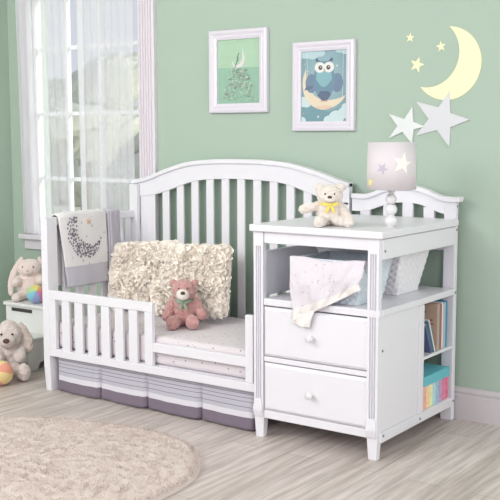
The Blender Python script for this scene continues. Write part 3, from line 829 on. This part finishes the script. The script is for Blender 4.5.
# ------------------------------------------------------------------ toy bench
BX0, BX1 = -2.545, -2.195
tbx = thing('toy_bench', 'small white toy bench with a lidded back box standing by the window wall', 'toy box', (-2.37, -.3, 0))
obj('body', B(BX0+.008, BX1-.008, -.345, -.03, .045, .304), WHITE2, tbx, bevel=.003)
obj('lid', B(BX0, BX1, -.358, -.03, .306, .325), WHITE2, tbx, bevel=.004)
obj('handle_slot', B(-2.485, -2.325, -.349, -.343, .277, .295), DARK, tbx)  # dark strip on the front, painting the shade inside the slot
obj('seat', B(BX0-.002, BX1+.002, -.50, -.346, .155, .172), WHITE2, tbx, bevel=.003)
for x in (BX0+.002, BX1-.018):
    bm = bmesh.new(); pts = [(-.49, 0), (-.49, .155), (-.03, .155), (-.03, 0), (-.10, 0), (-.13, .035), (-.18, .045), (-.36, .045), (-.41, .035), (-.43, 0)]
    a = [bm.verts.new((x, y, z)) for y, z in pts]; b = [bm.verts.new((x+.016, y, z)) for y, z in pts]
    bm.faces.new(a); bm.faces.new(b[::-1])
    for i in range(len(pts)): bm.faces.new((a[i], b[i], b[(i+1) % len(pts)], a[(i+1) % len(pts)]))
    obj('side_panel', bm, WHITE2, tbx, bevel=.002)
obj('front_panel', B(BX0+.018, BX1-.018, -.488, -.475, .045, .155), WHITE2, tbx)

# bunny
t = thing('plush_bunny', 'blush plush bunny with long drooping ears sitting on the toy bench lid', 'plush bunny', (-2.462, -.225, .326), math.radians(36)); t.scale = (1.12, 1.12, 1.03)
bm = bmesh.new()
ell(bm, (0, 0, .070), (.068, .055, .072)); ell(bm, (0, -.005, .110), (.052, .044, .045))
ell(bm, (0, -.012, .172), (.063, .052, .050)); ell(bm, (0, -.045, .160), (.032, .024, .024))
limb(bm, (-.046, -.01, .115), (-.060, -.055, .100), .023, .025); limb(bm, (.046, -.01, .118), (.060, -.055, .110), .023, .025)
limb(bm, (-.04, -.03, .026), (-.055, -.085, .024), .026, .024); limb(bm, (.04, -.03, .026), (.055, -.085, .024), .026, .024)
plush('body', bm, BLUSH, t, .0035, .002)
for s in (-1, 1):
    bm = bmesh.new()
    for k in range(12):
        u = k/11; ell(bm, (s*(.045+.055*math.sin(u*1.7)), .004-.006*u, .212-.175*u**1.15), (.012+.008*math.sin(u*2.8), .011, .022), sub=2)
    plush('ear', bm, BLUSH, t, .0035, .0015)
face_bits(t, None, [(-.026, -.056, .184), (.026, -.056, .184)], .0045, (0, -.070, .166), (.005, .004, .004), PINK)
def beachball(name, label, c, r, cols, tilt):
    bm = bmesh.new(); bmesh.ops.create_uvsphere(bm, u_segments=36, v_segments=20, radius=r)
    n = len(cols)
    for f in bm.faces:
        a = math.atan2(f.calc_center_median().y, f.calc_center_median().x) % (2*PI); f.material_index = int(a/(2*PI)*n) % n
    for v in bm.verts:
        a = math.atan2(v.co.y, v.co.x) % (2*PI/n); q = min(a, 2*PI/n-a); v.co *= 1-.02*math.exp(-(q/.06)**2)
    bmesh.ops.rotate(bm, verts=bm.verts, cent=(0, 0, 0), matrix=Matrix.Rotation(tilt[1], 3, 'Z') @ Matrix.Rotation(tilt[0], 3, 'X'))
    bmesh.ops.translate(bm, verts=bm.verts, vec=V(c))
    return tag(obj(name, bm, [mat('ball panel', srgb(*q), .85, sheen=.3) for q in cols], smooth=True), label, 'ball')
beachball('fabric_ball', 'rainbow striped fabric ball held in front of the bunny on the toy bench', (-2.338, -.303, .326+.050), .050, [(240, 175, 130), (245, 225, 130), (190, 220, 150), (140, 205, 225), (165, 175, 225), (225, 140, 185)], (1.1, .9))

# dog
t = thing('plush_dog', 'off white plush dog with floppy beige ears sitting on the floor before the toy bench', 'plush dog', (-2.205, -.610, 0), math.radians(40)); t.scale = (.98,)*3
bm = bmesh.new()
ell(bm, (0, .02, .085), (.078, .066, .088)); ell(bm, (0, 0, .13), (.062, .052, .05))
ell(bm, (0, -.015, .225), (.072, .064, .068)); ell(bm, (0, -.065, .200), (.044, .040, .036)); ell(bm, (0, -.02, .275), (.045, .038, .028))
limb(bm, (-.06, 0, .145), (-.050, -.080, .115), .030, .034); limb(bm, (.06, 0, .145), (.062, -.078, .118), .030, .034)
limb(bm, (-.05, -.03, .040), (-.085, -.12, .040), .042, .040); limb(bm, (.045, -.03, .040), (.080, -.115, .040), .040, .038)
ell(bm, (.088, -.128, .048), (.038, .032, .048)); ell(bm, (-.095, -.130, .050), (.042, .034, .050))
plush('body', bm, DOGW, t, .0045, .0032, 90)
for s in (-1, 1):
    bm = bmesh.new()
    for k in range(9):
        u = k/8; ell(bm, (s*(.062+.034*math.sin(u*1.8)), -.005, .262-.115*u), (.020+.014*math.sin(u*2.6), .016, .026), sub=2)
    plush('ear', bm, DOGE, t, .0045, .004, 90)
face_bits(t, None, [(-.028, -.078, .238), (.028, -.078, .238)], .0062, (0, -.105, .208), (.017, .010, .013))
beachball('fabric_ball', 'peach and yellow fabric ball on the floor in front of the plush dog', (-2.090, -.770, .063), .062, [(232, 158, 134), (232, 208, 140), (230, 216, 150), (228, 186, 152), (232, 162, 134), (234, 208, 146)], (1.2, .3))

# ------------------------------------------------------------------ baskets
def basket(b0, b1, z0, z1, m, name, label, inner, rows=13):
    """b0,b1: (x0,x1,y0,y1) rectangles at bottom and top"""
    t = thing(name, label, 'basket', ((b0[0]+b0[1])/2, (b0[2]+b0[3])/2, z0))
    def perim(r, s, rad=.02):
        x0, x1, y0, y1 = r; w, d = x1-x0, y1-y0; P = 2*(w+d); q = s*P
        if q < w: return (x0+q, y0), (0, -1)
        q -= w
        if q < d: return (x1, y0+q), (1, 0)
        q -= d
        if q < w: return (x1-q, y1), (0, 1)
        q -= w
        return (x0, y1-q), (-1, 0)
    nu, nv = 240, rows*4
    bm = bmesh.new()
    def P(s, v, inn=0):
        (xa, ya), n = perim(b0, s); (xb, yb), n = perim(b1, s)
        x, y = xa+(xb-xa)*v, ya+(yb-ya)*v
        cxx, cyy = (b0[0]+b0[1])/2, (b0[2]+b0[3])/2
        k = math.sin(v*rows*PI)*math.cos(s*nu/4*PI)*.0022 - inn
        return (x+n[0]*k, y+n[1]*k, z0+(z1-z0)*v)
    rings = [[bm.verts.new(P(i/nu, j/nv)) for i in range(nu)] for j in range(nv+1)]
    inr = [[bm.verts.new(P(i/nu, v, .006)) for i in range(nu)] for v in (1.0, .06)]
    allr = rings+inr
    for a, b in zip(allr, allr[1:]):
        for i in range(nu): bm.faces.new((a[i], a[(i+1) % nu], b[(i+1) % nu], b[i]))
    bm.faces.new(rings[0][::-1]); bm.faces.new(inr[-1])
    obj('basket_body', bm, m, t)
    x0, x1, y0, y1 = b1
    bm = bmesh.new(); tube(bm, [(x0, y0, z1), ((x0+x1)/2, y0, z1), (x1, y0, z1)], .004, 6); tube(bm, [(x1, y0, z1), (x1, y1, z1)], .004, 6); tube(bm, [(x1, y1, z1), (x0, y1, z1)], .004, 6); tube(bm, [(x0, y1, z1), (x0, y0, z1)], .004, 6)
    obj('rim', bm, m, t, smooth=True)
    return t
BLU = mat('blue grey woven paper', srgb(206, 218, 230), .8, vary=(160, srgb(230, 235, 240)))
WBK = mat('white woven paper', srgb(246, 243, 246), .8, vary=(160, srgb(234, 232, 236)))
basket((-.375, -.128, -.685, -.475), (-.392, -.095, -.705, -.450), .5805, .750, BLU, 'woven_basket', 'blue grey woven basket at the front of the cubby with a blanket over its edge', None)
basket((-.43, -.113, -.375, -.19), (-.46, -.068, -.435, -.165), .5805, .762, WBK, 'woven_basket', 'white woven basket behind the blue grey one on the cubby shelf', None)

# blanket over the basket
BB = dotted('pink grey star blanket', srgb(225, 219, 226), srgb(172, 170, 188), 55, .16, dot2=srgb(226, 200, 192)); BW = mat('white satin trim', srgb(236, 231, 228), .5, sheen=.3)
def bl(u, v):
    # v: 0 inside the basket, .12 rim, 1 bottom edge
    xt, zt = -.408+(.338)*u, .757+.004*math.sin(u*9)-.006*math.sin(u*PI)
    xb = -.376+.300*u**1.05; zb = .505+(.150)*u**1.2
    if v < .14:
        q = v/.14; return (xt+.01*(1-q), -.655-.055*q, zt-.05*(1-q)**1.5)
    q = (v-.14)/.86
    x = xt+(xb-xt)*q; z = zt+(zb-zt)*q
    fold = .010*math.sin(u*13-q*5)*q+.007*math.sin(u*29+q*7)*q**.7
    y = -.712-.004-.024*min(1, q*2.2)-max(0, fold+.006)*1.0
    x += .008*math.sin(q*9+u*4)*q
    return (x, y, z)
trimv = .83
bm = sheet(bl, 80, 70, lambda u, v: 1 if v > trimv+.02*0 else 0)
bk = solid(obj('star_blanket', bm, [BB, BW], smooth=True), .003, 0)
tag(bk, 'pale blanket with tiny stars and white trim draped over the blue grey basket', 'blanket')
# hanging corner of the blanket
def tail(u, v):
    p0 = V((-.378+.105*u, -.752, .525+.034*u)); p1 = V((-.372+.075*u, -.760, .496-.010*u))
    p = p0.lerp(p1, v); p.y += -.007*math.sin(u*8+v*3)*v
    return p
tl_ = solid(obj('corner_flap', sheet(tail, 20, 16), BW, bk, smooth=True), .004, 0)

# ------------------------------------------------------------------ books and box in the side shelves
def book(y0, y1, zb, h, d, cov, label, lean=0., page=True, x1=-.012):
    """spine faces +x, book stands on zb, thickness y0..y1"""
    t = thing('picture_book', label, 'book', (x1-d/2, (y0+y1)/2, zb), 0, 'picture books on the side shelf')
    th = y1-y0
    bm = bmesh.new(); c = .0016
    box(bm, -d/2, d/2, -th/2, -th/2+c, 0, h); box(bm, -d/2, d/2, th/2-c, th/2, 0, h); box(bm, d/2-c, d/2, -th/2+c, th/2-c, 0, h)
    b2 = bmesh.new(); box(b2, -d/2+.003, d/2-c-.0003, -th/2+c+.0003, th/2-c-.0003, .003, h-.003)
    for b in (bm, b2):
        if lean: bmesh.ops.rotate(b, verts=b.verts, cent=(0, th/2, 0), matrix=Matrix.Rotation(lean, 3, 'X'))
    z = min(v.co.z for v in bm.verts)
    for b in (bm, b2): bmesh.ops.translate(b, verts=b.verts, vec=(0, 0, -z+.0005))
    obj('cover', bm, mat('book cover', srgb(*cov), .5), t, world=False)
    obj('pages', b2, mat('book pages', srgb(230, 224, 212), .9), t, world=False)
    return t
zb = .333
t = book(-.206, -.182, zb, .196, .20, (190, 165, 148), 'thick tan picture book with red cover print, standing left of the upright books')
for u, v, a, b in ((.03, .128, .05, .004), (.05, .112, .035, .003), (.02, .16, .03, .003)):
    obj('cover_print', B(u-a, u+a, -.0126, -.0121, v-b, v+b), mat('cover print', srgb(168, 96, 92), .6), t, world=False)
specs = [(-.181, -.172, .194, (120, 130, 140), 'slim slate grey picture book right of the tan one'), (-.171, -.160, .193, (196, 92, 100), 'red spined picture book standing upright'),
         (-.159, -.149, .197, (240, 236, 232), 'white spined picture book between red and pale blue ones'), (-.148, -.139, .19, (200, 196, 190), 'pale grey spined picture book right of the white one'),
         (-.138, -.122, .196, (168, 196, 208), 'pale blue spined picture book next to the last one'), (-.121, -.107, .199, (52, 140, 180), 'bright blue picture book, last of the row by the rear post')]
for y0, y1, h, c, lb in specs: book(y0, y1, zb, h, .19, c, lb)
book(-.226, -.218, zb, .155, .16, (238, 236, 236), 'thin white picture book leaning left against the row', math.radians(24))
book(-.236, -.228, zb, .148, .16, (52, 120, 140), 'thin teal picture book leaning left under the white one', math.radians(25))
book(-.262, -.240, zb, .135, .15, (92, 104, 140), 'dusky blue picture book leaning left, lowest on the shelf', math.radians(26))

t = thing('storage_box', 'square storage box with turquoise lid and pastel striped sides on the bottom shelf', 'box', (-.135, -.20, .105))
bands = [(240, 172, 156), (244, 212, 160), (236, 228, 178), (178, 212, 220), (160, 190, 210), (180, 158, 190), (222, 128, 160), (226, 112, 146)]
bm = bmesh.new(); X0, X1, Y0, Y1, Z0, Z1 = -.25, -.014, -.322, -.082, .106, .232
n = len(bands)
for i in range(n):
    ya, yb = Y0+(Y1-Y0)*i/n, Y0+(Y1-Y0)*(i+1)/n
    for k in range(5):
        za, zb2 = Z0+(Z1-Z0)*k/5, Z0+(Z1-Z0)*(k+1)/5
        box(bm, X0, X1, ya, yb, za, zb2, i)
obj('box_body', bm, [mat('pastel stripe', srgb(*c), .7, vary=(50, srgb(*[min(255, v+22) for v in c]))) for c in bands], t)
obj('lid', B(X0-.005, X1+.006, Y0-.005, Y1+.005, .202, .243), mat('turquoise lid', srgb(112, 196, 208), .6), t, bevel=.002)

# ------------------------------------------------------------------ rug
RUGM = mat('beige shag', srgb(220, 206, 199), .98, sheen=.2, vary=(6, srgb(213, 198, 191)))
rim = crom([(-1.95, -1.62), (-1.80, -1.32), (-1.605, -1.175), (-1.391, -1.055), (-1.196, -.995), (-.998, -.955), (-.799, -.968), (-.644, -1.035), (-.522, -1.154), (-.435, -1.32), (-.42, -1.55), (-.50, -1.80), (-.70, -2.0), (-1.0, -2.1), (-1.35, -2.1), (-1.65, -2.02), (-1.86, -1.85)], 8, True)
rx, ry = -1.18, -1.52
bm = bmesh.new(); rings = []
for k in range(0, 41):
    s = k/40
    ring = []
    for (x, y) in rim:
        px, py = rx+(x-rx)*s, ry+(y-ry)*s
        zz = .020+.006*noise.noise(V((px*30, py*30, 0)))+.004*noise.noise(V((px*80, py*80, 2)))
        if k == 40: zz = .001
        elif k == 39: zz *= .8
        ring.append((px, py, zz))
    rings.append(ring)
cv = bm.verts.new((rx, ry, .02)); prev = None
for k, ring in enumerate(rings[1:]):
    cur = [bm.verts.new(p) for p in ring]
    m_ = len(cur)
    for i in range(m_):
        if prev is None: bm.faces.new((cv, cur[i], cur[(i+1) % m_]))
        else: bm.faces.new((prev[i], cur[i], cur[(i+1) % m_], prev[(i+1) % m_]))
    prev = cur
rug = obj('shag_rug', bm, RUGM, smooth=True)
tag(rug, 'beige shag rug with rounded edge lying on the floor before the bed', 'rug')
# pile: short bent tufts
bm = bmesh.new(); rnd = random.Random(9)
def inside(x, y):
    c = False; n = len(rim)
    for i in range(n):
        x1, y1 = rim[i]; x2, y2 = rim[i-1]
        if (y1 > y) != (y2 > y) and x < (x2-x1)*(y-y1)/(y2-y1)+x1: c = not c
    return c
cnt = 0
while cnt < 60000:
    x, y = rnd.uniform(-1.95, -.4), rnd.uniform(-1.95, -.94)
    if not inside(x, y): continue
    cnt += 1
    a = rnd.random()*2*PI; w = .0018; dx, dy = math.cos(a), math.sin(a)
    h = rnd.uniform(.006, .013); bx, by = rnd.uniform(-.008, .008), rnd.uniform(-.008, .008)
    p = [bm.verts.new((x-dx*w, y-dy*w, .014)), bm.verts.new((x+dx*w, y+dy*w, .014)), bm.verts.new((x+dx*w*.8+bx*.5, y+dy*w*.8+by*.5, .014+h*.7)), bm.verts.new((x+bx, y+by, .014+h)), bm.verts.new((x-dx*w*.8+bx*.5, y-dy*w*.8+by*.5, .014+h*.7))]
    bm.faces.new(p)
tag(obj('pile', bm, RUGM, rug), kind='stuff')

# ------------------------------------------------------------------ light
w = bpy.data.worlds.new('World'); scene.world = w; w.use_nodes = True
bg = w.node_tree.nodes['Background']; bg.inputs[0].default_value = (.80, .84, .94, 1); bg.inputs[1].default_value = .86
def area(name, loc, target, size, power, col=(1, 1, 1), sy=None):
    l = bpy.data.lights.new(name, 'AREA'); l.energy = power; l.size = size; l.color = col
    if sy: l.shape = 'RECTANGLE'; l.size_y = sy
    o = bpy.data.objects.new(name, l); link(o); o.location = loc
    o.rotation_euler = (V(target)-V(loc)).to_track_quat('-Z', 'Y').to_euler()
    return o
area('front_fill', (-.7, -4.9, 2.2), (-1.1, -.1, .9), 1.1, 46, (1, .985, .98))  # added fill, out of view, lightens the wall behind the slats
area('key_softbox', (-2.0, -3.2, 2.4), (-.9, -.2, 1.0), 1.0, 44, (1, .98, .975))
area('side_softbox', (3.0, -1.15, 1.5), (-.1, -.5, .3), 1.0, 25, (.95, .95, 1))
area('overhead_fill', (-.2, -3.0, 2.62), (-.6, -1.2, 0), 2.4, 6, (.99, .97, 1))  # added ambient fill, no such lamp in the room
area('right_fill', (3.0, -3.8, 2.1), (-2.85, -.3, 1.1), 1.2, 46, (.98, .98, 1))  # added fill, out of view, brightens the left wall
sun = bpy.data.lights.new('sun', 'SUN'); sun.energy = 3.5; sun.angle = math.radians(.6); sun.color = (1, .98, .95)
so = bpy.data.objects.new('sun', sun); link(so); so.rotation_euler = V((-1, -.20, -.26)).to_track_quat('-Z', 'Y').to_euler()

# ------------------------------------------------------------------ camera
cam = bpy.data.cameras.new('camera'); co = bpy.data.objects.new('camera', cam); link(co)
cam.sensor_width = 36; cam.lens = 36*989.75/500; cam.clip_end = 200
yw, pt_, rl = math.radians(35.5167), math.radians(6.4947), math.radians(-.1359)
co.matrix_world = Matrix.Translation((1.7169, -3.9706, 1.2232)) @ Matrix.Rotation(yw, 4, 'Z') @ Matrix.Rotation(PI/2-pt_, 4, 'X') @ Matrix.Rotation(rl, 4, 'Z')
scene.camera = co
vs = scene.view_settings; vs.view_transform = 'Standard'; vs.look = 'None'; vs.gamma = 1; vs.use_curve_mapping = False; vs.exposure = -.05
